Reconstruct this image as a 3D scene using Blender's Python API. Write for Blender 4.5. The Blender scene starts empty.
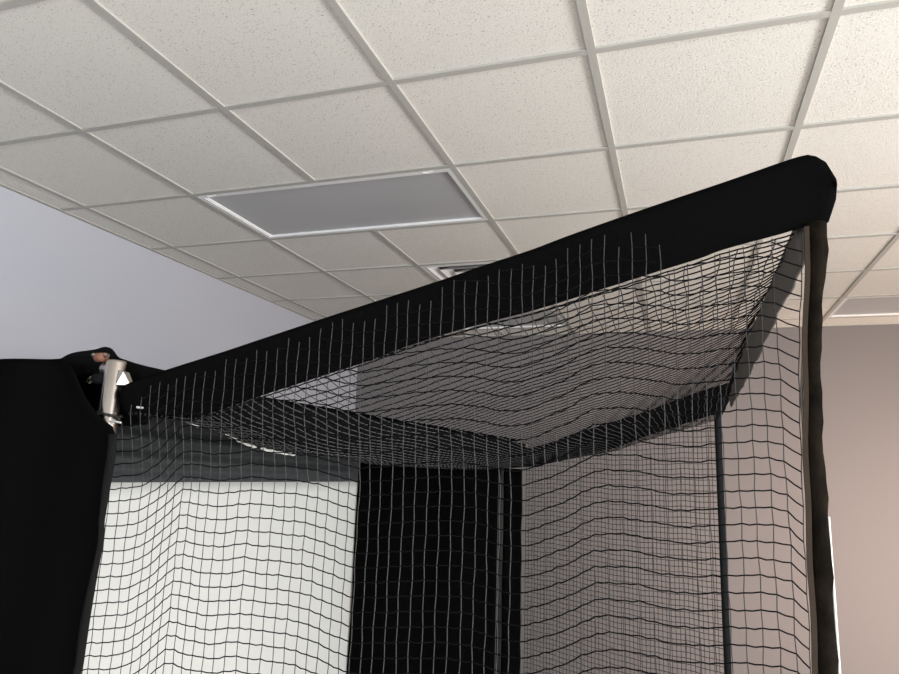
import bpy, math, random
from mathutils import Vector, Matrix

random.seed(7)
S = bpy.context.scene
COL = S.collection
ZC = 1.575                      # eye height
CEIL = 2.743                    # 9 ft ceiling
T = 0.61                        # ceiling module
XL, XR, YB, YF = -0.777, 5.6, 3.95, -4.6

# ------------------------------------------------------------------ helpers
class MB:
    def __init__(s):
        s.v = []; s.f = []; s.mi = []
    def add(s, vs, fs, mi=0):
        o = len(s.v)
        s.v += [tuple(v) for v in vs]
        s.f += [tuple(i + o for i in f) for f in fs]
        s.mi += [mi] * len(fs)
        return s
    def box(s, x0, x1, y0, y1, z0, z1, mi=0):
        v = [(x, y, z) for z in (z0, z1) for y in (y0, y1) for x in (x0, x1)]
        f = [(0, 2, 3, 1), (4, 5, 7, 6), (0, 1, 5, 4), (2, 6, 7, 3), (0, 4, 6, 2), (1, 3, 7, 5)]
        return s.add(v, f, mi)
    def tube(s, pts, r, n=6, caps=True, ref=None, mi=0):
        pts = [Vector(p) for p in pts]
        m = len(pts)
        if m < 2: return s
        vs = []; fs = []
        up = Vector(ref) if ref is not None else None
        for i, p in enumerate(pts):
            d = pts[min(i + 1, m - 1)] - pts[max(i - 1, 0)]
            if d.length < 1e-9: d = Vector((0, 0, 1))
            d.normalize()
            u = up if up is not None else (Vector((0, 0, 1)) if abs(d.z) < .9 else Vector((0, 1, 0)))
            a = d.cross(u)
            if a.length < 1e-6: a = d.cross(Vector((1, 0, .1)))
            a.normalize(); b = a.cross(d)
            rr = r[i] if isinstance(r, (list, tuple)) else r
            for k in range(n):
                t = 2 * math.pi * k / n
                vs.append(p + (a * math.cos(t) + b * math.sin(t)) * rr)
        for i in range(m - 1):
            for k in range(n):
                k2 = (k + 1) % n
                fs.append((i * n + k, i * n + k2, (i + 1) * n + k2, (i + 1) * n + k))
        if caps:
            fs.append(tuple(range(n - 1, -1, -1)))
            fs.append(tuple((m - 1) * n + k for k in range(n)))
        return s.add(vs, fs, mi)
    def loft(s, rings, closed=True, caps=True, mi=0):
        n = len(rings[0]); vs = [p for r in rings for p in r]; fs = []
        for i in range(len(rings) - 1):
            for k in range(n if closed else n - 1):
                k2 = (k + 1) % n
                fs.append((i * n + k, i * n + k2, (i + 1) * n + k2, (i + 1) * n + k))
        if caps and closed:
            fs.append(tuple(range(n - 1, -1, -1)))
            fs.append(tuple((len(rings) - 1) * n + k for k in range(n)))
        return s.add(vs, fs, mi)
    def sheet(s, grid, thick, nrm):
        """grid[i][j] of points -> a closed thin slab, thickness along nrm"""
        n = Vector(nrm).normalized() * thick
        a = len(grid); b = len(grid[0])
        v = [Vector(p) for r in grid for p in r]
        o = a * b
        vs = v + [p + n for p in v]; fs = []
        for i in range(a - 1):
            for j in range(b - 1):
                q = (i * b + j, (i + 1) * b + j, (i + 1) * b + j + 1, i * b + j + 1)
                fs.append(q); fs.append(tuple(x + o for x in reversed(q)))
        rim = [i * b for i in range(a)] + [(a - 1) * b + j for j in range(1, b)] + \
              [i * b + b - 1 for i in range(a - 2, -1, -1)] + [j for j in range(b - 2, 0, -1)]
        for k in range(len(rim)):
            p, q = rim[k], rim[(k + 1) % len(rim)]
            fs.append((q, p, p + o, q + o))
        return s.add(vs, fs)
    def build(s, name, mats, parent=None, smooth=False):
        me = bpy.data.meshes.new(name)
        me.from_pydata(s.v, [], s.f)
        for m in (mats if isinstance(mats, (list, tuple)) else [mats]): me.materials.append(m)
        me.polygons.foreach_set('material_index', s.mi)
        if smooth: me.polygons.foreach_set('use_smooth', [True] * len(s.f))
        me.update()
        o = bpy.data.objects.new(name, me); COL.objects.link(o)
        if parent is not None:
            o.parent = parent
            o.matrix_parent_inverse = Matrix.Translation(-parent_loc(parent))
        return o

def parent_loc(o):
    v = Vector(o.location)
    while o.parent is not None:
        break
    return v

def tag(o, label=None, cat=None, group=None, kind=None):
    for k, v in (('label', label), ('category', cat), ('group', group), ('kind', kind)):
        if v: o[k] = v
    return o

def empty(name, loc):
    o = bpy.data.objects.new(name, None); COL.objects.link(o); o.location = loc
    o.empty_display_size = .1
    return o

def interp(x, L):
    if x <= L[0][0]: return L[0][1]
    for a, b in zip(L, L[1:]):
        if x <= b[0]:
            t = (x - a[0]) / max(1e-9, b[0] - a[0])
            return a[1] + (b[1] - a[1]) * t
    return L[-1][1]

def smooth_interp(x, L):
    """Catmull-Rom style smooth profile"""
    if x <= L[0][0]: return L[0][1]
    if x >= L[-1][0]: return L[-1][1]
    for i in range(len(L) - 1):
        if x <= L[i + 1][0]: break
    x0, y0 = L[i]; x1, y1 = L[i + 1]
    def sl(k):
        if k <= 0 or k >= len(L) - 1:
            k0, k1 = max(0, k - 1), min(len(L) - 1, k + 1)
        else: k0, k1 = k - 1, k + 1
        return (L[k1][1] - L[k0][1]) / max(1e-9, L[k1][0] - L[k0][0])
    h = x1 - x0; t = (x - x0) / h
    m0, m1 = sl(i) * h, sl(i + 1) * h
    return (2*t**3 - 3*t*t + 1)*y0 + (t**3 - 2*t*t + t)*m0 + (-2*t**3 + 3*t*t)*y1 + (t**3 - t*t)*m1

def lerp(a, b, t): return a + (b - a) * t

# ------------------------------------------------------------------ materials
def mat(name, col, rough=.6, metal=0., spec=.5, bump=None, sheen=0.):
    m = bpy.data.materials.new(name); m.use_nodes = True
    nt = m.node_tree; b = nt.nodes['Principled BSDF']
    b.inputs['Base Color'].default_value = (*col, 1)
    b.inputs['Roughness'].default_value = rough
    b.inputs['Metallic'].default_value = metal
    b.inputs['Specular IOR Level'].default_value = spec
    if sheen:
        b.inputs['Sheen Weight'].default_value = sheen
    tc = nt.nodes.new('ShaderNodeTexCoord')
    if bump:
        sc, st, dist = bump
        n = nt.nodes.new('ShaderNodeTexNoise'); n.inputs['Scale'].default_value = sc
        n.inputs['Detail'].default_value = 4
        nt.links.new(tc.outputs['Object'], n.inputs['Vector'])
        bp = nt.nodes.new('ShaderNodeBump'); bp.inputs['Strength'].default_value = st
        bp.inputs['Distance'].default_value = dist
        nt.links.new(n.outputs['Fac'], bp.inputs['Height'])
        nt.links.new(bp.outputs['Normal'], b.inputs['Normal'])
    return m

def tint_noise(m, scale, c1, c2, lo=.35, hi=.65, detail=3):
    nt = m.node_tree; b = nt.nodes['Principled BSDF']
    tc = nt.nodes.new('ShaderNodeTexCoord')
    n = nt.nodes.new('ShaderNodeTexNoise'); n.inputs['Scale'].default_value = scale
    n.inputs['Detail'].default_value = detail
    r = nt.nodes.new('ShaderNodeValToRGB')
    r.color_ramp.elements[0].position = lo; r.color_ramp.elements[0].color = (*c1, 1)
    r.color_ramp.elements[1].position = hi; r.color_ramp.elements[1].color = (*c2, 1)
    nt.links.new(tc.outputs['Object'], n.inputs['Vector'])
    nt.links.new(n.outputs['Fac'], r.inputs['Fac'])
    nt.links.new(r.outputs['Color'], b.inputs['Base Color'])
    return m

M = {}
M['tile'] = mat('ceiling tile', (.74, .72, .67), .95, spec=.1, bump=(160, .35, .004))
tint_noise(M['tile'], 210, (.36, .335, .30), (.745, .725, .672), .29, .385, 2)
M['tee'] = mat('grid metal', (.44, .43, .395), .6, spec=.3)
M['wall_l'] = mat('cool grey paint', (.49, .50, .545), .85, spec=.2, bump=(220, .08, .002))
M['wall_b'] = mat('warm grey paint', (.190, .178, .176), .85, spec=.2, bump=(220, .08, .002))
M['floor'] = mat('pale bounce floor', (.36, .34, .31), .95, spec=.1, bump=(300, .4, .004))  # floor lightened to bounce light up onto the ceiling
M['white_metal'] = mat('white enamel', (.80, .80, .79), .35, spec=.5)
M['diffuser'] = mat('frosted grey lens', (.45, .455, .46), .35, spec=.4, bump=(500, .06, .001))
M['vent'] = mat('satin white vent metal', (.80, .79, .77), .35)
M['duct'] = mat('brown recess shade', (.16, .135, .12), .8, spec=.2)  # brown stands for the shade inside the vent recess
M['dark'] = mat('dark void', (.02, .02, .02), .9, spec=.1)
M['sleeve'] = mat('black nylon sleeve', (.0035, .0035, .0036), .9, spec=0, bump=(60, .25, .004))
M['sleeve_far'] = mat('black nylon sleeve satin', (.0055, .006, .006), .9, spec=0, bump=(40, .25, .004))
M['strap'] = mat('charcoal webbing', (.115, .104, .095), .9, spec=.05, bump=(150, .3, .003))
M['post_sleeve'] = mat('black webbing warm glints', (.020, .014, .009), .9, spec=0, bump=(70, .5, .006))
tint_noise(M['post_sleeve'], 30, (.006, .005, .004), (.015, .0115, .0085), .35, .75, 4)  # warm glints painted into the webbing as browner blotches
M['post_hem'] = mat('brown webbing hem', (.050, .037, .027), .8, spec=.05, bump=(160, .4, .003))
M['cloth'] = mat('black backing cloth', (.0030, .0030, .0030), .9, spec=0, bump=(25, .25, .01))
M['cloth_hem'] = mat('black cloth hem', (.010, .010, .010), .9, spec=0, bump=(40, .3, .01))
M['header'] = mat('dark grey border cloth', (.050, .055, .057), .75, spec=.2, bump=(12, .3, .02))
M['hood'] = mat('charcoal hood cloth', (.006, .006, .006), .9, spec=0, bump=(30, .3, .01))
M['screen'] = mat('white impact screen', (.625, .635, .605), .8, spec=.2, bump=(900, .1, .0006))
M['net_v'] = mat('net upright cord lit', (.035, .034, .035), .55, spec=.25)  # light on the uprights painted in as a paler grey
M['net_h'] = mat('net cross cord', (.004, .004, .0045), .85, spec=.04)  # near-black copy, cross cords coloured without that light
M['net_roof'] = mat('net roof cord lit', (.050, .050, .052), .6, spec=.2)  # light caught by the roof cords put into a paler grey
M['net_far'] = mat('black net cord', (.012, .012, .0125), .75, spec=.12)
M['steel'] = mat('galvanised steel', (.43, .39, .35), .27, metal=1.)
M['steel_dark'] = mat('dark steel', (.012, .0125, .013), .9, spec=0)
M['rust'] = mat('rusty bracket', (.20, .085, .05), .55, spec=.4)
M['black_plastic'] = mat('black plastic', (.01, .01, .01), .4, spec=.4)
M['glint_trim'] = mat('pale piping', (.62, .62, .60), .6)  # pale tone for hem glints, clips and the bare post edge
M['grey_pole'] = mat('grey painted tube', (.06, .065, .066), .5, spec=.4)

# ------------------------------------------------------------------ room shell
def struct(mb, name, m, parent=None, smooth=False):
    o = mb.build(name, m, parent, smooth)
    o['kind'] = 'structure'
    return o

struct(MB().box(XL, XR, YF, YB, -.05, 0), 'floor', M['floor'])
struct(MB().box(XL - .1, XL, YF - .1, YB + .1, -.05, CEIL + .12), 'wall_left', M['wall_l'])
struct(MB().box(XL, XR, YB, YB + .1, -.05, CEIL + .12), 'wall_back', M['wall_b'])

# walls behind the viewer, each with an added opening for a fill light
def wall_with_added_opening(name, axis, pos, thick, lo, hi, w0, w1, z0, z1):
    m = MB()
    def b(a0, a1, c0, c1):
        if axis == 'x': m.box(pos, pos + thick, a0, a1, c0, c1)
        else: m.box(a0, a1, pos, pos + thick, c0, c1)
    b(lo, w0, -.05, CEIL + .12); b(w1, hi, -.05, CEIL + .12)
    b(w0, w1, -.05, z0); b(w0, w1, z1, CEIL + .12)
    struct(m, name, M['wall_l'])
WR = (-3.4, .4, .75, 2.25)
WF = (-.5, 2.9, .8, 2.3)
wall_with_added_opening('wall_right', 'x', XR, .12, YF - .1, YB + .1, *WR)
wall_with_added_opening('wall_front', 'y', YF - .12, .12, XL, XR, *WF)
def added_win_frame(name, axis, pos, w0, w1, z0, z1):
    m = MB()
    def b(a0, a1, c0, c1, d=.05):
        if axis == 'x': m.box(pos - d / 2, pos + d / 2, a0, a1, c0, c1)
        else: m.box(a0, a1, pos - d / 2, pos + d / 2, c0, c1)
    b(w0, w0 + .05, z0, z1); b(w1 - .05, w1, z0, z1); b(w0 + .05, w1 - .05, z0, z0 + .05); b(w0 + .05, w1 - .05, z1 - .05, z1)
    c = (w0 + w1) / 2; b(c - .02, c + .02, z0 + .05, z1 - .05, .04)
    struct(m, name, M['white_metal'])
added_win_frame('added_window_1', 'x', XR + .08, *WR)  # added trim around the right fill light
added_win_frame('added_window_2', 'y', YF - .08, *WF)  # added trim around the front fill light

# ceiling: tiles of the 2 ft module, light and vent openings left free
i0, i1 = -2, 11
j0, j1 = -5, 7
lights_ij = [(0, 1), (0, 5), (5, 5)]
vent_ij = (1, 3)
skip = {vent_ij}
for (a, b) in lights_ij: skip |= {(a, b), (a + 1, b)}
ct = MB(); TZ = CEIL + .007
def clampx(x): return min(max(x, XL), XR)
def clampy(y): return min(max(y, YF), YB)
for i in range(i0, i1):
    for j in range(j0, j1):
        if (i, j) in skip: continue
        xa, xb, ya, yb = clampx(i * T), clampx((i + 1) * T), clampy(j * T), clampy((j + 1) * T)
        if xb - xa < .01 or yb - ya < .01: continue
        dz = random.uniform(-.0015, .0015)
        ct.box(xa, xb, ya, yb, TZ + dz, TZ + .02)
ct.box(XL, XR, YF, YB, CEIL + .11, CEIL + .13)
ceiling = struct(ct, 'ceiling', M['tile'])
g = MB(); w = .012
for i in range(i0, i1 + 1):
    x = i * T
    if XL < x - w and x + w < XR:
        # uprights of the grid stop at the light openings
        spans = [(YF, YB)]
        for (a, b) in lights_ij:
            if i == a + 1:
                ns = []
                for (p, q) in spans:
                    ns += [(p, b * T), ((b + 1) * T, q)] if p < b * T < q else [(p, q)]
                spans = ns
        for (p, q) in spans: g.box(x - w, x + w, p, min(q, YB), CEIL, TZ + .003)
for j in range(j0, j1 + 1):
    y = j * T
    if YF < y - w and y + w < YB:
        g.box(XL, XR, y - w, y + w, CEIL + .0006, TZ + .003)
struct(g, 'ceiling_grid', M['tee'], ceiling)
struct(MB().box(XL, XL + .022, YF, YB, CEIL - .001, CEIL + .006), 'trim_1', M['tee'])
struct(MB().box(XL, XR, YB - .022, YB, CEIL - .001, CEIL + .006), 'trim_2', M['tee'])

LLAB = ['unlit grey ceiling light panel nearest the camera, left of the black rail',
        'unlit grey ceiling light panel over the back of the net roof, seen through the netting',
        'unlit peach-toned ceiling light panel in the far right ceiling beside the right post']
def ceiling_light(k, a, b):
    x0, x1, y0, y1 = a * T + w, (a + 2) * T - w, b * T + w, (b + 1) * T - w
    e = empty('ceiling_light', ((x0 + x1) / 2, (y0 + y1) / 2, CEIL))
    tag(e, LLAB[k], 'ceiling light', 'recessed ceiling lights')
    m = MB(); fw = .020
    z0, z1 = CEIL + .001, CEIL + .016
    m.box(x0, x1, y0, y0 + fw * 1.5, z0, z1); m.box(x0, x1, y1 - fw, y1, z0, z1)
    m.box(x0, x0 + fw, y0 + fw * 1.5, y1 - fw, z0, z1); m.box(x1 - fw, x1, y0 + fw * 1.5, y1 - fw, z0, z1)
    # inner sloping lip
    m.box(x0 + fw, x0 + fw + .006, y0 + fw * 1.5, y1 - fw, z0 + .004, z1)
    m.box(x1 - fw - .006, x1 - fw, y0 + fw * 1.5, y1 - fw, z0 + .004, z1)
    m.build('frame', M['white_metal'], e)
    MB().box(x0 + fw * .5, x1 - fw * .5, y0 + fw, y1 - fw * .5, z1 - .004, z1 + .002).build('diffuser', M['diffuser'], e)
    MB().box(x0 + .005, x1 - .005, y0 + .005, y1 - .005, z1 + .003, CEIL + .10).build('housing', M['white_metal'], e)
    if k == 0:
        for cx in (x0 + .05, x1 - .12):
            MB().tube([(cx, y0 + .012, z0 - .001), (cx + .02, y0 + .016, z0 - .003), (cx + .04, y0 + .012, z0 - .001)], .0025).build('latch', M['white_metal'], e)
for k, (a, b) in enumerate(lights_ij): ceiling_light(k, a, b)

# supply vent: nested sloping louvres
def vent(a, b):
    x0, x1, y0, y1 = a * T + w, (a + 1) * T - w, b * T + w, (b + 1) * T - w
    cx, cy = (x0 + x1) / 2, (y0 + y1) / 2
    e = empty('ceiling_vent', (cx, cy, CEIL))
    tag(e, 'square white louvred air vent in the ceiling, half hidden by the black rail', 'air vent')
    def ring(h0, h1, za, zb, t=.003):
        m = MB(); vs = []
        for (h, z) in ((h0, za), (h1, zb), (h1 - t, zb + t), (h0 - t, za + t)):
            vs += [(cx - h, cy - h, z), (cx + h, cy - h, z), (cx + h, cy + h, z), (cx - h, cy + h, z)]
        fs = []
        for r in range(4):
            r2 = (r + 1) % 4
            for k in range(4):
                k2 = (k + 1) % 4
                fs.append((r * 4 + k, r * 4 + k2, r2 * 4 + k2, r2 * 4 + k))
        return m.add(vs, fs)
    h = (x1 - x0) / 2
    m = ring(h, h - .03, CEIL + .001, CEIL + .001); m.build('frame', M['vent'], e)
    for (p, q) in ((h - .03, h - .060), (h - .09, h - .135), (h - .16, h - .205), (h - .225, h - .255)):
        ring(p, q, CEIL - .002, CEIL + .026).build('louvre', M['vent'], e)
    MB().box(cx - .03, cx + .03, cy - .03, cy + .03, CEIL + .01, CEIL + .02).build('centre_plate', M['vent'], e)
    MB().box(x0 + .01, x1 - .01, y0 + .01, y1 - .01, CEIL + .08, CEIL + .09).build('duct', M['duct'], e)
vent(*vent_ij)

# ------------------------------------------------------------------ cage frame
P1 = Vector((.959, -.673, 0)); P2 = Vector((2.225, -.673, 0))
P3 = Vector((2.236, 1.271, 0)); P4 = Vector((1.248, 1.85, 0))
BT = [(0.989,1.724),(1.041,1.740),(1.111,1.759),(1.216,1.786),(1.289,1.806),(1.432,1.845),(1.557,1.878),(1.651,1.903),(1.728,1.925),(1.803,1.945),(1.872,1.967),(1.999,2.004),(2.112,2.035),(2.199,2.060),(2.219,2.065),(2.236,2.066),(2.251,2.056),(2.263,2.040),(2.266,2.026)]
BB = [(0.998,1.669),(1.156,1.658),(1.178,1.664),(1.249,1.685),(1.329,1.709),(1.440,1.741),(1.523,1.765),(1.575,1.783),(1.663,1.808),(1.746,1.828),(1.804,1.840),(1.910,1.869),(1.997,1.894),(2.072,1.914),(2.103,1.925),(2.181,1.943),(2.225,1.954),(2.250,1.955),(2.261,1.970),(2.2655,1.992)]
LT = [(0.078,1.740),(0.605,1.740),(1.341,1.735),(2.534,1.731)]
LB = [(0.078,1.695),(0.117,1.694),(0.160,1.681),(0.206,1.667),(0.314,1.649),(0.390,1.631),(0.512,1.617),(0.584,1.614),(0.777,1.607),(0.997,1.589),(1.622,1.583),(2.534,1.608)]
FT = [(0.0,1.705),(0.068,1.712),(0.189,1.737),(0.337,1.775),(0.522,1.819),(0.705,1.859),(0.773,1.877),(0.928,1.920),(1.031,1.948),(1.142,1.970)]
FB = [(0.0,1.609),(0.069,1.615),(0.373,1.673),(0.566,1.706),(0.702,1.745),(0.770,1.765),(0.923,1.805),(1.085,1.848),(1.115,1.862),(1.142,1.905)]
RT = [(0.03,1.978),(0.342,1.974),(0.777,1.968),(1.92,1.960)]
RB = [(0.03,1.908),(0.373,1.904),(0.758,1.885),(1.529,1.872),(1.92,1.868)]

frame = empty('golf_cage_frame', (1.6, .5, 0))
tag(frame, 'black sleeved tube frame of the golf cage with a slanting top rail over the netting', 'golf cage frame')

def sleeve_rings(A, B, top, bot, n, r=.018, half=.0035, s0=None, s1=None, wob=.0):
    d = (B - A); L = d.length; d.normalize()
    nr = Vector((-d.y, d.x, 0))
    s0 = top[0][0] if s0 is None else s0; s1 = top[-1][0] if s1 is None else s1
    rings = []
    for k in range(n + 1):
        s = s0 + (s1 - s0) * k / n
        zt, zb = smooth_interp(s, top), smooth_interp(s, bot)
        h = max(zt - zb, .012)
        rr = min(r, h * .48)
        off = wob * math.sin(s * 23) + wob * .6 * math.sin(s * 51 + 1)
        p = A + d * s
        prof = []
        # right side going down, bottom edge, left side up, top arc
        for a in range(9):
            t = math.pi * a / 8
            prof.append((rr * math.cos(t), zt - rr + rr * math.sin(t), 0))
        lo = zt - rr
        for (fz, hw) in ((.33, .75), (.66, .45), (.92, .3)):
            prof.append((-lerp(rr, half, min(1, fz * 1.15)), lerp(lo, zb, fz), fz))
        prof.append((-half * .7, zb, 1)); prof.append((half * .7, zb, 1))
        for fz in (.92, .66, .33):
            prof.append((lerp(rr, half, min(1, fz * 1.15)), lerp(lo, zb, fz), fz))
        rings.append([p + nr * (a + off * f) + Vector((0, 0, z)) for (a, z, f) in prof])
    return rings

def rail(name, A, B, top, bot, m, n=60, tilt=None, **kw):
    o = MB().loft(sleeve_rings(A, B, top, bot, n, **kw)).build(name, m, frame, True)
    return o
A0 = Vector((0, -.673, 0)); B0 = Vector((3, -.673, 0))
r_near = rail('rail_sleeve', A0, B0, BT, BB, M['sleeve'], 110, wob=.001)
r_near['label'] = 'thick black slanting sleeve nearest the camera'
r_left = rail('rail_sleeve', P1, P4, LT, LB, M['sleeve_far'], 70, wob=.006)
r_left['label'] = 'low black sleeve along the screen side, sagging in the middle'
r_far = rail('rail_sleeve', P4, P3, FT, FB, M['sleeve_far'], 50, wob=.003)
r_far['label'] = 'far slanting black sleeve wrapped in netting'
r_right = rail('rail_sleeve', P2, P3, RT, RB, M['strap'], 50, r=.012, wob=.002)
r_right['label'] = 'charcoal webbing rail running back from the right post'
# light glints built as pale tubes along the sagging hem of the screen-side sleeve
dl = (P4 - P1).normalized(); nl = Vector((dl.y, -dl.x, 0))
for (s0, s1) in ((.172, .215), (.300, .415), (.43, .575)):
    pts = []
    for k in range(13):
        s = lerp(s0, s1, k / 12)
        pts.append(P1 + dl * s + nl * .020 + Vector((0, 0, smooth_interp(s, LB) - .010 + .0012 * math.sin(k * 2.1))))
    MB().tube(pts, [.0012] + [.0034] * 11 + [.0012], 6).build('hem_glint', M['glint_trim'], r_left, True)

# near left post: bare steel tube with fittings
def post(name, x, y, z1, r, m, z0=0.):
    n = 20; rings = []
    for z in (z0, z1 - .004, z1):
        rr = r if z < z1 else r * .93
        rings.append([Vector((x + rr * math.cos(2 * math.pi * k / n), y + rr * math.sin(2 * math.pi * k / n), z)) for k in range(n)])
    return MB().loft(rings).build(name, m, frame, True)
px, py = .9535, -.673
p_a = MB().tube([(px - .042, py, 0), (px, py, 1.768), (px, py, 1.772)], [.0195, .0195, .018], 20).build('post', M['steel'], frame, True); p_a['label'] = 'bare steel left post showing through the cloth gap'
MB().add([(px + .018, py - .012, 1.722), (px + .046, py - .004, 1.721), (px + .030, py - .010, 1.748), (px + .018, py - .010, 1.752), (px + .018, py + .004, 1.722), (px + .046, py + .006, 1.721), (px + .030, py + .006, 1.748), (px + .018, py + .006, 1.752)], [(0, 1, 2, 3), (7, 6, 5, 4), (0, 4, 5, 1), (1, 5, 6, 2), (2, 6, 7, 3), (3, 7, 4, 0)]).build('rail_lug', M['steel'], p_a)
MB().tube([(px, py, 1.752), (px - .012, py + .004, 1.754), (px - .03, py + .008, 1.755)], [.0185, .0185, .017], 16).build('elbow', M['steel'], p_a, True)
MB().tube([(px - .045, py - .004, 1.735), (px - .015, py, 1.735)], .011, 12).build('cross_tube', M['steel_dark'], p_a, True)
fit = MB().tube([(px - .048, py - .004, 1.7790), (px - .026, py - .004, 1.7790)], .0095, 10).build('bracket', M['rust'], p_a, True)
for bx, rr in ((px - .050, .0060), (px - .020, .0050)):
    MB().tube([(bx - .004, py - .008, 1.7825), (bx + .004, py - .008, 1.7810)], rr, 6).build('bolt', M['steel'], p_a)
MB().tube([(px - .058, py - .006, 1.730), (px - .047, py - .010, 1.735)], .006, 6).build('bolt', M['steel'], p_a)
zt = MB()
zt.tube([(px + .0225 * math.cos(t), py + .0225 * math.sin(t), 1.664 - .004 * math.cos(t)) for t in [2 * math.pi * k / 20 for k in range(21)]], .0028, 6)
zt.tube([(px + .021, py - .010, 1.656), (px + .038, py - .012, 1.653)], .0024, 6)
zt.build('zip_tie', M['black_plastic'], p_a, True)
for (a, b) in (((px + .020, py - .014, 1.6495), (px + .044, py - .014, 1.6465)), ((px + .080, py - .016, 1.6765), (px + .094, py - .016, 1.6755))):
    MB().tube([a, b], .0022, 6).build('cord_clip', M['glint_trim'], p_a)

# right post: tube inside a webbing sleeve that leaves its outer edge bare low down
QL = [(1.20,2.193),(1.324,2.195),(1.561,2.199),(1.648,2.202),(1.822,2.212),(1.892,2.219),(1.960,2.222)]
QR = [(1.20,2.224),(1.328,2.226),(1.519,2.228),(1.648,2.228),(1.802,2.236),(1.915,2.251),(1.960,2.254)]
p_b = MB().tube([(2.2105, -.667, 0), (2.2125, -.667, 1.70), (2.236, -.667, 1.95)], .0110, 16).build('post', M['steel'], frame, True); p_b['label'] = 'right post in wrinkled brown-black webbing'
rings = []
N = 90
for k in range(N + 1):
    z = lerp(.05, 1.958, k / N)
    xl, xr = smooth_interp(z, QL), smooth_interp(z, QR)
    xr += .0012 * math.sin(z * 57) + .0008 * math.sin(z * 121 + 2)
    xl += .0008 * math.sin(z * 41 + 1)
    c = (xl + xr) / 2; hw = (xr - xl) / 2
    rings.append([Vector((c + hw * math.cos(t), -.668 + .016 * math.sin(t), z)) for t in [2 * math.pi * q / 16 for q in range(16)]])
MB().loft(rings).build('post_sleeve', M['post_sleeve'], p_b, True)
rings = []
for k in range(N + 1):
    z = lerp(.05, 1.95, k / N)
    xl = smooth_interp(z, QL) - .0015 + .0008 * math.sin(z * 41 + 1)
    rings.append([Vector((xl + a, -.6835 + b, z)) for (a, b) in ((0, 0), (.0065, -.0012), (.0065, .0015), (0, .003))])
MB().loft(rings).build('hem', M['post_hem'], p_b)
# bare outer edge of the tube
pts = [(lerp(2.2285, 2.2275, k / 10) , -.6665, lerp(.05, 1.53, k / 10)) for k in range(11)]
MB().tube(pts, .0022, 8).build('bare_edge', M['glint_trim'], p_b, True)

p_c = post('post', 2.184, 1.275, 1.86, .0135, M['steel_dark']); p_c['label'] = 'thin dark far right post'
for zz in (1.50, 1.56):
    pass
MB().tube([(2.184 + .0135 * math.cos(t), 1.275 + .0135 * math.sin(t), 1.475) for t in [2 * math.pi * k / 16 for k in range(17)]], .0025, 6).build('joint_collar', M['steel_dark'], p_c, True)
p_d = post('post', 1.120, 1.908, 1.70, .0165, M['grey_pole']); p_d['label'] = 'grey far left post beside the black panel'
MB().tube([(1.262, 1.838, 1.715), (1.272, 1.832, 1.718)], .006, 8).build('joint_screw', mat('brass screw', (.45, .46, .22), .4), r_far)

# ------------------------------------------------------------------ screen and cloth box
SA = Vector((.10, -.65, 0)); SB = Vector((.25, 1.95, 0))      # foot line of the screen
sd = (SB - SA).normalized(); sn = Vector((sd.y, -sd.x, 0))   # towards the player (+x)
ST = 1.4975
def on_screen(s, z, off=0.):
    return SA + sd * s + sn * off + Vector((0, 0, z))
SL = (SB - SA).length + .03
scr = empty('impact_screen', (*(SA + SB).xy / 2, 0))
tag(scr, 'bright white impact screen hanging behind the netting', 'impact screen')
gr = []
for i in range(41):
    s = lerp(.0, SL, i / 40); row = []
    for j in range(25):
        z = lerp(.04, ST, j / 24)
        row.append(on_screen(s - (.004 * math.sin(z * 9) if i == 40 else 0), z, .010 * math.sin(s * 2.3) * math.sin(z * 1.4) * max(0, min(1, (SL - s) / .4))))
    gr.append(row)
MB().sheet(gr, .004, -sn).build('screen_sheet', M['screen'], scr, True)
# dark top border with soft horizontal folds
gr = []
for i in range(61):
    s = lerp(-.02, SL, i / 60); row = []
    for j in range(33):
        z = lerp(ST, 1.735, j / 32)
        u = (z - ST) / .24
        off = .016 + .016 * math.sin(u * 19 + s * 1.6) * min(1, u * 5) + .012 * math.sin(u * 9 - s * 2)*u
        row.append(on_screen(s, z, .004 + (off - .004) * max(0, min(1, (SL - .05 - s) / .2))))
    gr.append(row)
bd = MB().sheet(gr, .003, -sn).build('top_border', M['header'], scr, True)
bd['label'] = 'dark grey cloth border above the white screen'

# cloth roof between screen and the low rail
gr = []
for i in range(31):
    t = i / 30; a = SA + (SB - SA) * t; b = P1 + (P4 - P1) * t + Vector((-.02, 0, 0)); row = []
    for j in range(13):
        u = j / 12; q = a + (b - a) * u
        row.append(Vector((q.x, q.y, lerp(1.738, 1.748, u) - .012 * math.sin(math.pi * u))))
    gr.append(row)
rf = MB().sheet(gr, .003, (0, 0, 1)).build('cloth_roof_panel', M['cloth'], None, True)
tag(rf, 'black cloth roof panel over the screen bay, behind the low left rail', 'cloth panel')

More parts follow.
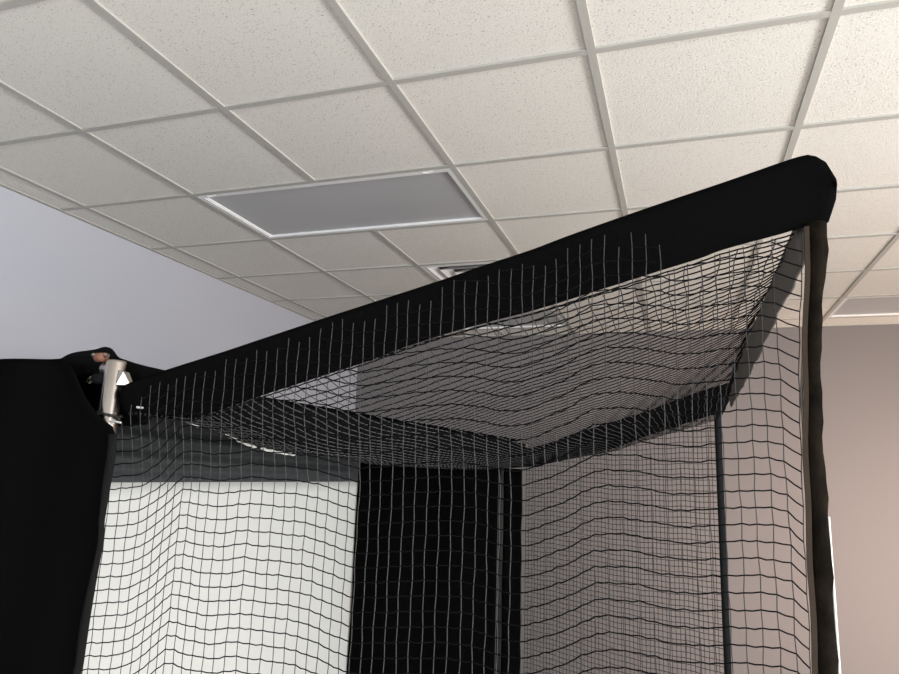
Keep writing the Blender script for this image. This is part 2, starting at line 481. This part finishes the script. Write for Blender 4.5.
# far side panel between far left post and screen
far = empty('cloth_side_panel', (.7, 1.9, 0))
tag(far, 'tall black cloth panel standing right of the white screen', 'cloth panel')
gr = []
pa = Vector((1.152, 1.862, 0)); pb = SB + Vector((.005, -.015, 0))
for i in range(41):
    t = i / 40; q = lerp(pa, pb, t); row = []
    for j in range(17):
        z = lerp(.03, 1.73, j / 16)
        dy = .010 * math.sin(t * 14 + z * .8) * (1 - t ** 4)
        dx = .003 * (1 + math.sin(z * 8 + 1)) * t
        row.append(Vector((min(q.x, 1.110) + dx if t == 0 else q.x + dx - .04 * (1 - t), q.y + dy, z)))
    gr.append(row)
MB().sheet(gr, .004, (0, 1, 0)).build('panel_sheet', M['cloth'], far, True)
gr = []
for i in range(7):
    row = []
    for j in range(25):
        z = lerp(.03, 1.598, j / 24)
        row.append(Vector((lerp(1.1455, 1.246, i / 6) + .0015 * math.sin(z * 11), 1.845 + .004 * math.sin(i * 1.3 + z * 2), z)))
    gr.append(row)
MB().sheet(gr, .004, (0, 1, 0)).build('edge_flap', M['cloth'], far, True)

# near side panel: black cloth with a ragged edge in front of the steel post
PR = [(1.193,1.002),(1.294,1.005),(1.365,1.009),(1.431,1.015),(1.459,1.010),(1.528,1.014),(1.588,1.018),(1.631,1.012),(1.652,.973),(1.687,.931),(1.741,.892),(1.758,.881),(1.772,.850)]
near = empty('cloth_side_panel', (.5, -.70, 0))
tag(near, 'black cloth panel filling the left edge in front of the steel post', 'cloth panel')
gr = []
NI, NJ = 48, 90
for j in range(NJ + 1):
    z = lerp(.03, 1.772, j / NJ)
    xe = interp(z, PR)
    if z < 1.193: xe = 1.000 + .004 * math.sin(z * 14)
    row = []
    for i in range(NI + 1):
        t = i / NI
        x = lerp(.06, xe, t ** .8)
        yy = -.712 + .010 * math.sin(x * 13 + z * 1.1) + .006 * math.sin(x * 29 - z * 2.3)
        edge = max(0, 1 - (xe - x) / .05)
        yy = lerp(yy, -.714, edge)
        row.append(Vector((x, yy, z)))
    gr.append(row)
MB().sheet(gr, .003, (0, 1, 0)).build('panel_sheet', M['cloth'], near, True)
# rolled hem along the ragged edge
rings = []
for j in range(71):
    z = lerp(.03, 1.622, j / 70)
    xe = interp(z, PR)
    if z < 1.193: xe = 1.000 + .004 * math.sin(z * 14)
    wd = .016 + .004 * math.sin(z * 21)
    rings.append([Vector((xe + .002 - wd * q, -.7145 - .005 * math.sin(math.pi * q), z)) for q in (0, .15, .35, .6, .85, 1)] +
                 [Vector((xe + .002 - wd, -.7135, z)), Vector((xe + .002, -.7125, z))])
MB().loft(rings).build('hem', M['cloth_hem'], near, True)
# hood of cloth thrown over the post top
HD = [(0.56,1.770),(0.687,1.780),(0.744,1.786),(0.784,1.799),(0.840,1.808),(0.864,1.813),(0.885,1.807),(0.906,1.790),(0.931,1.782),(0.972,1.771),(1.017,1.762),(1.068,1.751),(1.10,1.742)]
gr = []
for i in range(61):
    x = lerp(.56, 1.10, i / 60)
    zt_ = smooth_interp(x, HD)
    zb_ = interp(x, [(.56, 1.72), (.75, 1.66), (.9, 1.64), (1.0, 1.648), (1.03, 1.690), (1.10, 1.715)])
    row = []
    for j in range(15):
        u = j / 14
        y = -.624 + .005 * math.sin(x * 40 + u * 5)
        row.append(Vector((x, y, lerp(zb_, zt_, u))))
    gr.append(row)
hd = MB().sheet(gr, .004, (0, 1, 0)).build('hood_flap', M['hood'], near, True)
hd['label'] = 'bunched cloth hood over the post top'

# ------------------------------------------------------------------ nets
def net(name, pts, ok, rv, rh, mv, mh, label, drop=.0012, parent=None, sides=5, ref=(0, 1, 0), refh=None, tops=None):
    """pts[i][j]: i = upright cord, j = cross cord"""
    e = empty(name, Vector(pts[len(pts) // 2][0])); tag(e, label, 'net')
    up = MB(); cr = MB()
    a, b = len(pts), len(pts[0])
    for i in range(a):
        run = []
        for j in range(b):
            if ok(i, j):
                run.append(pts[i][j])
                if tops and j + 1 < b and not ok(i, j + 1) and pts[i][j].z > .5:
                    d = pts[i][j + 1] - pts[i][j]
                    run.append(pts[i][j] + d * max(0, min(1, (tops[i] - pts[i][j].z) / max(1e-6, d.z))))
            else:
                up.tube(run, rv, sides, False, ref); run = []
        up.tube(run, rv, sides, False, ref)
    for j in range(b):
        run = []
        for i in range(a):
            if ok(i, j):
                if run and drop:
                    m = (run[-1] + pts[i][j]) / 2
                    run.append(m + Vector((0, 0, -drop * (1 + .5 * math.sin(i * 1.7 + j)))))
                run.append(pts[i][j])
            else:
                cr.tube(run, rh, sides, False, refh); run = []
        cr.tube(run, rh, sides, False, refh)
    up.build('upright_cords', mv, e, True); cr.build('cross_cords', mh, e, True)
    return e

ROW = [(0.947,1.235),(0.986,1.240),(1.028,1.244),(1.050,1.249),(1.082,1.265),(1.112,1.288),(1.132,1.304),(1.154,1.319),(1.177,1.315),(1.224,1.312),(1.253,1.313),(1.298,1.321),(1.316,1.319),(1.354,1.318),(1.378,1.317),(1.403,1.316),(1.436,1.311),(1.468,1.304),(1.512,1.295),(1.550,1.299),(1.621,1.307),(1.668,1.310),(1.701,1.310),(1.728,1.307),(1.768,1.299),(1.802,1.301),(1.834,1.313),(1.870,1.328),(1.903,1.348),(1.926,1.352),(1.948,1.352),(1.967,1.352),(1.988,1.348),(2.010,1.345),(2.030,1.344),(2.051,1.344),(2.088,1.349),(2.134,1.353),(2.155,1.353),(2.176,1.349),(2.196,1.339),(2.214,1.330)]
NX = [0.9583, 0.9816, 1.0046, 1.0273, 1.049, 1.0698, 1.0899, 1.1094, 1.1287, 1.1479, 1.1685, 1.1907, 1.2129, 1.235, 1.2568, 1.2783, 1.2997, 1.3216, 1.3433, 1.3649, 1.3863, 1.4078, 1.4292, 1.4507, 1.472, 1.4932, 1.5142, 1.5347, 1.5552, 1.5757, 1.5961, 1.6165, 1.6368, 1.6571, 1.6774, 1.6976, 1.7176, 1.7374, 1.7569, 1.7762, 1.7952, 1.8139, 1.8327, 1.8516, 1.8705, 1.8895, 1.9086, 1.9285, 1.95, 1.9713, 1.9923, 2.013, 2.0335, 2.0538, 2.074, 2.0943, 2.1146, 2.1349, 2.1553, 2.1755, 2.2085]
NT = [(0.985,1.636),(1.03,1.690),(1.090,1.721),(1.250,1.786),(1.437,1.834),(1.626,1.920),(1.752,1.953),(1.821,1.961),(1.920,1.960),(1.983,1.943),(2.006,1.936),(2.025,1.915),(2.072,1.928),(2.159,1.950),(2.223,1.962)]
SP = .0233
pts = []
for i, x in enumerate(NX):
    col = []
    for j in range(-55, 30):
        z0 = interp(x, ROW)
        z = z0 + j * SP + .0009 * math.sin(i * 2.3 + j * .7)
        front = 1 if x < 2.02 else 0          # hangs over the rail on the left, inside it on the right
        hgt = min(1, max(0, (z - 1.55) / .12))
        y = lerp(-.676, lerp(-.672, -.698, front), hgt)
        y += .010 * math.sin(x * 19) * (1 - hgt) * .8
        xe_ = smooth_interp(z, QL) - .0043
        pe_ = px - .042 * (1 - z / 1.77) + .0228
        xx = (xe_ if i == len(NX) - 1 else max(pe_, min(x, xe_ - .004))) + .0008 * math.sin(j * 1.9 + i) + .0006 * math.sin(j * .63 + i * 2.2)
        col.append(Vector((xx, y, z)))
    pts.append(col)
topz = [(min(interp(x, NT), interp(x, BT) - (.028 if x < 1.95 else .05)) if x < 2.02 else interp(x, BB) - .003) + (.006 * math.sin(x * 61)) * (x < 2.02) + random.uniform(-.012, .006) * (x < 2.02) for x in NX]
net('side_net', pts, lambda i, j: .03 < pts[i][j].z < topz[i], .00078, .00110, M['net_v'], M['net_h'],
    'near black side net of open square mesh hanging under the thick black rail', tops=topz)

# far side net between the two far posts
pts = []
nf = 52
for i in range(nf + 1):
    t = i / nf * .957; q = P4 + (P3 - P4) * t; col = []
    s = t * (P3 - P4).length
    zt_ = smooth_interp(s, FB) + .03
    for j in range(0, 82):
        z = .06 + j * .0225 + .006 * math.sin(t * 9) + .0015 * math.sin(i * .9)
        col.append(Vector((q.x + .012 * (1 - t), q.y + .026 + .003 * math.sin(t * 17), z)))
    pts.append(col)
net('side_net', pts, lambda i, j: pts[i][j].z < smooth_interp(i / nf * .957 * 1.145, FB) + .022, .0012, .0013, M['net_far'], M['net_far'],
    'far side net seen as a fine grey mesh between the two far posts', drop=0)

# roof net: hung from the lower hems of the four rails, sagging in between
dF = (P3 - P4).normalized()
def edge_near(u):
    x = lerp(1.005, 2.2085, u)
    return Vector((x, -.654, interp(x, BB) + .022))
def edge_far(u):
    q = P4 + dF * (u * 1.135)
    return Vector((q.x, q.y - .012, smooth_interp(u * 1.135, FB) + .002))
def edge_left(v):
    q = P1 + dl * (v * 2.53) + nl * .012
    z = lerp(1.664, 1.611, v) if v in (0, 1) else smooth_interp(.10 + v * 2.43, LB) + .002
    return Vector((q.x + .03 * (1 - v), q.y, z))
def edge_right(v):
    return Vector((lerp(2.2085, 2.214, v), lerp(-.664, 1.250, v), lerp(1.946, 1.86, v) + .034 * math.sin(math.pi * v)))
c00, c10, c01, c11 = edge_near(0), edge_near(1), edge_far(0), edge_far(1)
def roof_point(u, v):
    p = (edge_near(u) * (1 - v) + edge_far(u) * v + edge_left(v) * (1 - u) + edge_right(v) * u
         - (c00 * (1 - u) * (1 - v) + c10 * u * (1 - v) + c01 * (1 - u) * v + c11 * u * v))
    side = (4 * u * (1 - u)) ** .6
    p.z -= .17 * v * (1 - v) ** 1.4 * side * (.6 + .6 * u)
    p.z -= .010 * math.sin(v * 9 + u * 5) * v * (1 - v) * 4 * side
    return p
NU, NV = 58, 76
pts = [[roof_point((i / NU) ** 1.3, j / NV) for j in range(NV + 1)] for i in range(NU + 1)]
for i in range(NU + 1):
    for j in range(1, NV):
        pts[i][j].x += .0022 * math.sin(j * .9 + i * 2.1)
net('roof_net', pts, lambda i, j: True, .0010, .0013, M['net_roof'], M['net_h'],
    'black net roof sagging between the slanting rails above the hitting bay', drop=.0008, ref=(0, 0, 1), refh=(0, .3, 1))

# ------------------------------------------------------------------ lights
def area(name, loc, rot, sx, sy, power, col):
    l = bpy.data.lights.new(name, 'AREA'); l.shape = 'RECTANGLE'; l.size = sx; l.size_y = sy
    l.energy = power; l.color = col
    o = bpy.data.objects.new(name, l); COL.objects.link(o); o.location = loc; o.rotation_euler = rot
    return o
R = math.radians
area('right_fill_light', (XR - .02, (WR[0] + WR[1]) / 2, (WR[2] + WR[3]) / 2), (0, R(62), 0), WR[3] - WR[2] - .1, WR[1] - WR[0] - .1, 345, (.96, .98, 1.0))  # added fill from the right, tilted down towards the floor
area('front_fill_light', ((WF[0] + WF[1]) / 2, YF + .02, (WF[2] + WF[3]) / 2), (R(30), 0, 0), WF[1] - WF[0] - .1, WF[3] - WF[2] - .1, 120, (.95, .97, 1.0))  # added fill from behind, lights the floor for bounce
# unseen warm spot aimed at the back wall, and a warm lamp further right
l = bpy.data.lights.new('warm_wall_spot', 'SPOT'); l.energy = 245; l.color = (1, .77, .63); l.shadow_soft_size = .12
l.spot_size = R(125); l.spot_blend = 1.0
o = bpy.data.objects.new('warm_wall_spot', l); COL.objects.link(o); o.location = (3.9, 1.9, 1.0)
o.rotation_euler = (Vector((3.7, 3.95, .95)) - o.location).to_track_quat('-Z', 'Y').to_euler()
l = bpy.data.lights.new('warm_lamp', 'POINT'); l.energy = 44; l.color = (1, .60, .40); l.shadow_soft_size = .15
o = bpy.data.objects.new('warm_lamp', l); COL.objects.link(o); o.location = (4.9, 1.5, 1.45)

W = bpy.data.worlds.new('World'); S.world = W; W.use_nodes = True
W.node_tree.nodes['Background'].inputs[0].default_value = (.6, .68, .8, 1)
W.node_tree.nodes['Background'].inputs[1].default_value = .5

# ------------------------------------------------------------------ camera
cam = bpy.data.cameras.new('camera'); cam.sensor_width = 36; cam.lens = 36 * 689.23 / 899
cam.clip_start = .02
co = bpy.data.objects.new('camera', cam); COL.objects.link(co)
r = Vector((0.94931841, 0.31255398, 0.03323491)); u = Vector((0.02869413, -0.19147384, 0.98107819)); f = Vector((-0.31300351, 0.93040194, 0.19073811))
co.matrix_world = Matrix(((r.x, u.x, -f.x, 2.03426), (r.y, u.y, -f.y, -1.77286), (r.z, u.z, -f.z, ZC), (0, 0, 0, 1)))
S.camera = co

S.view_settings.view_transform = 'Standard'
S.view_settings.look = 'None'
S.view_settings.gamma = 1.0
S.view_settings.use_curve_mapping = False
S.view_settings.exposure = 0.28
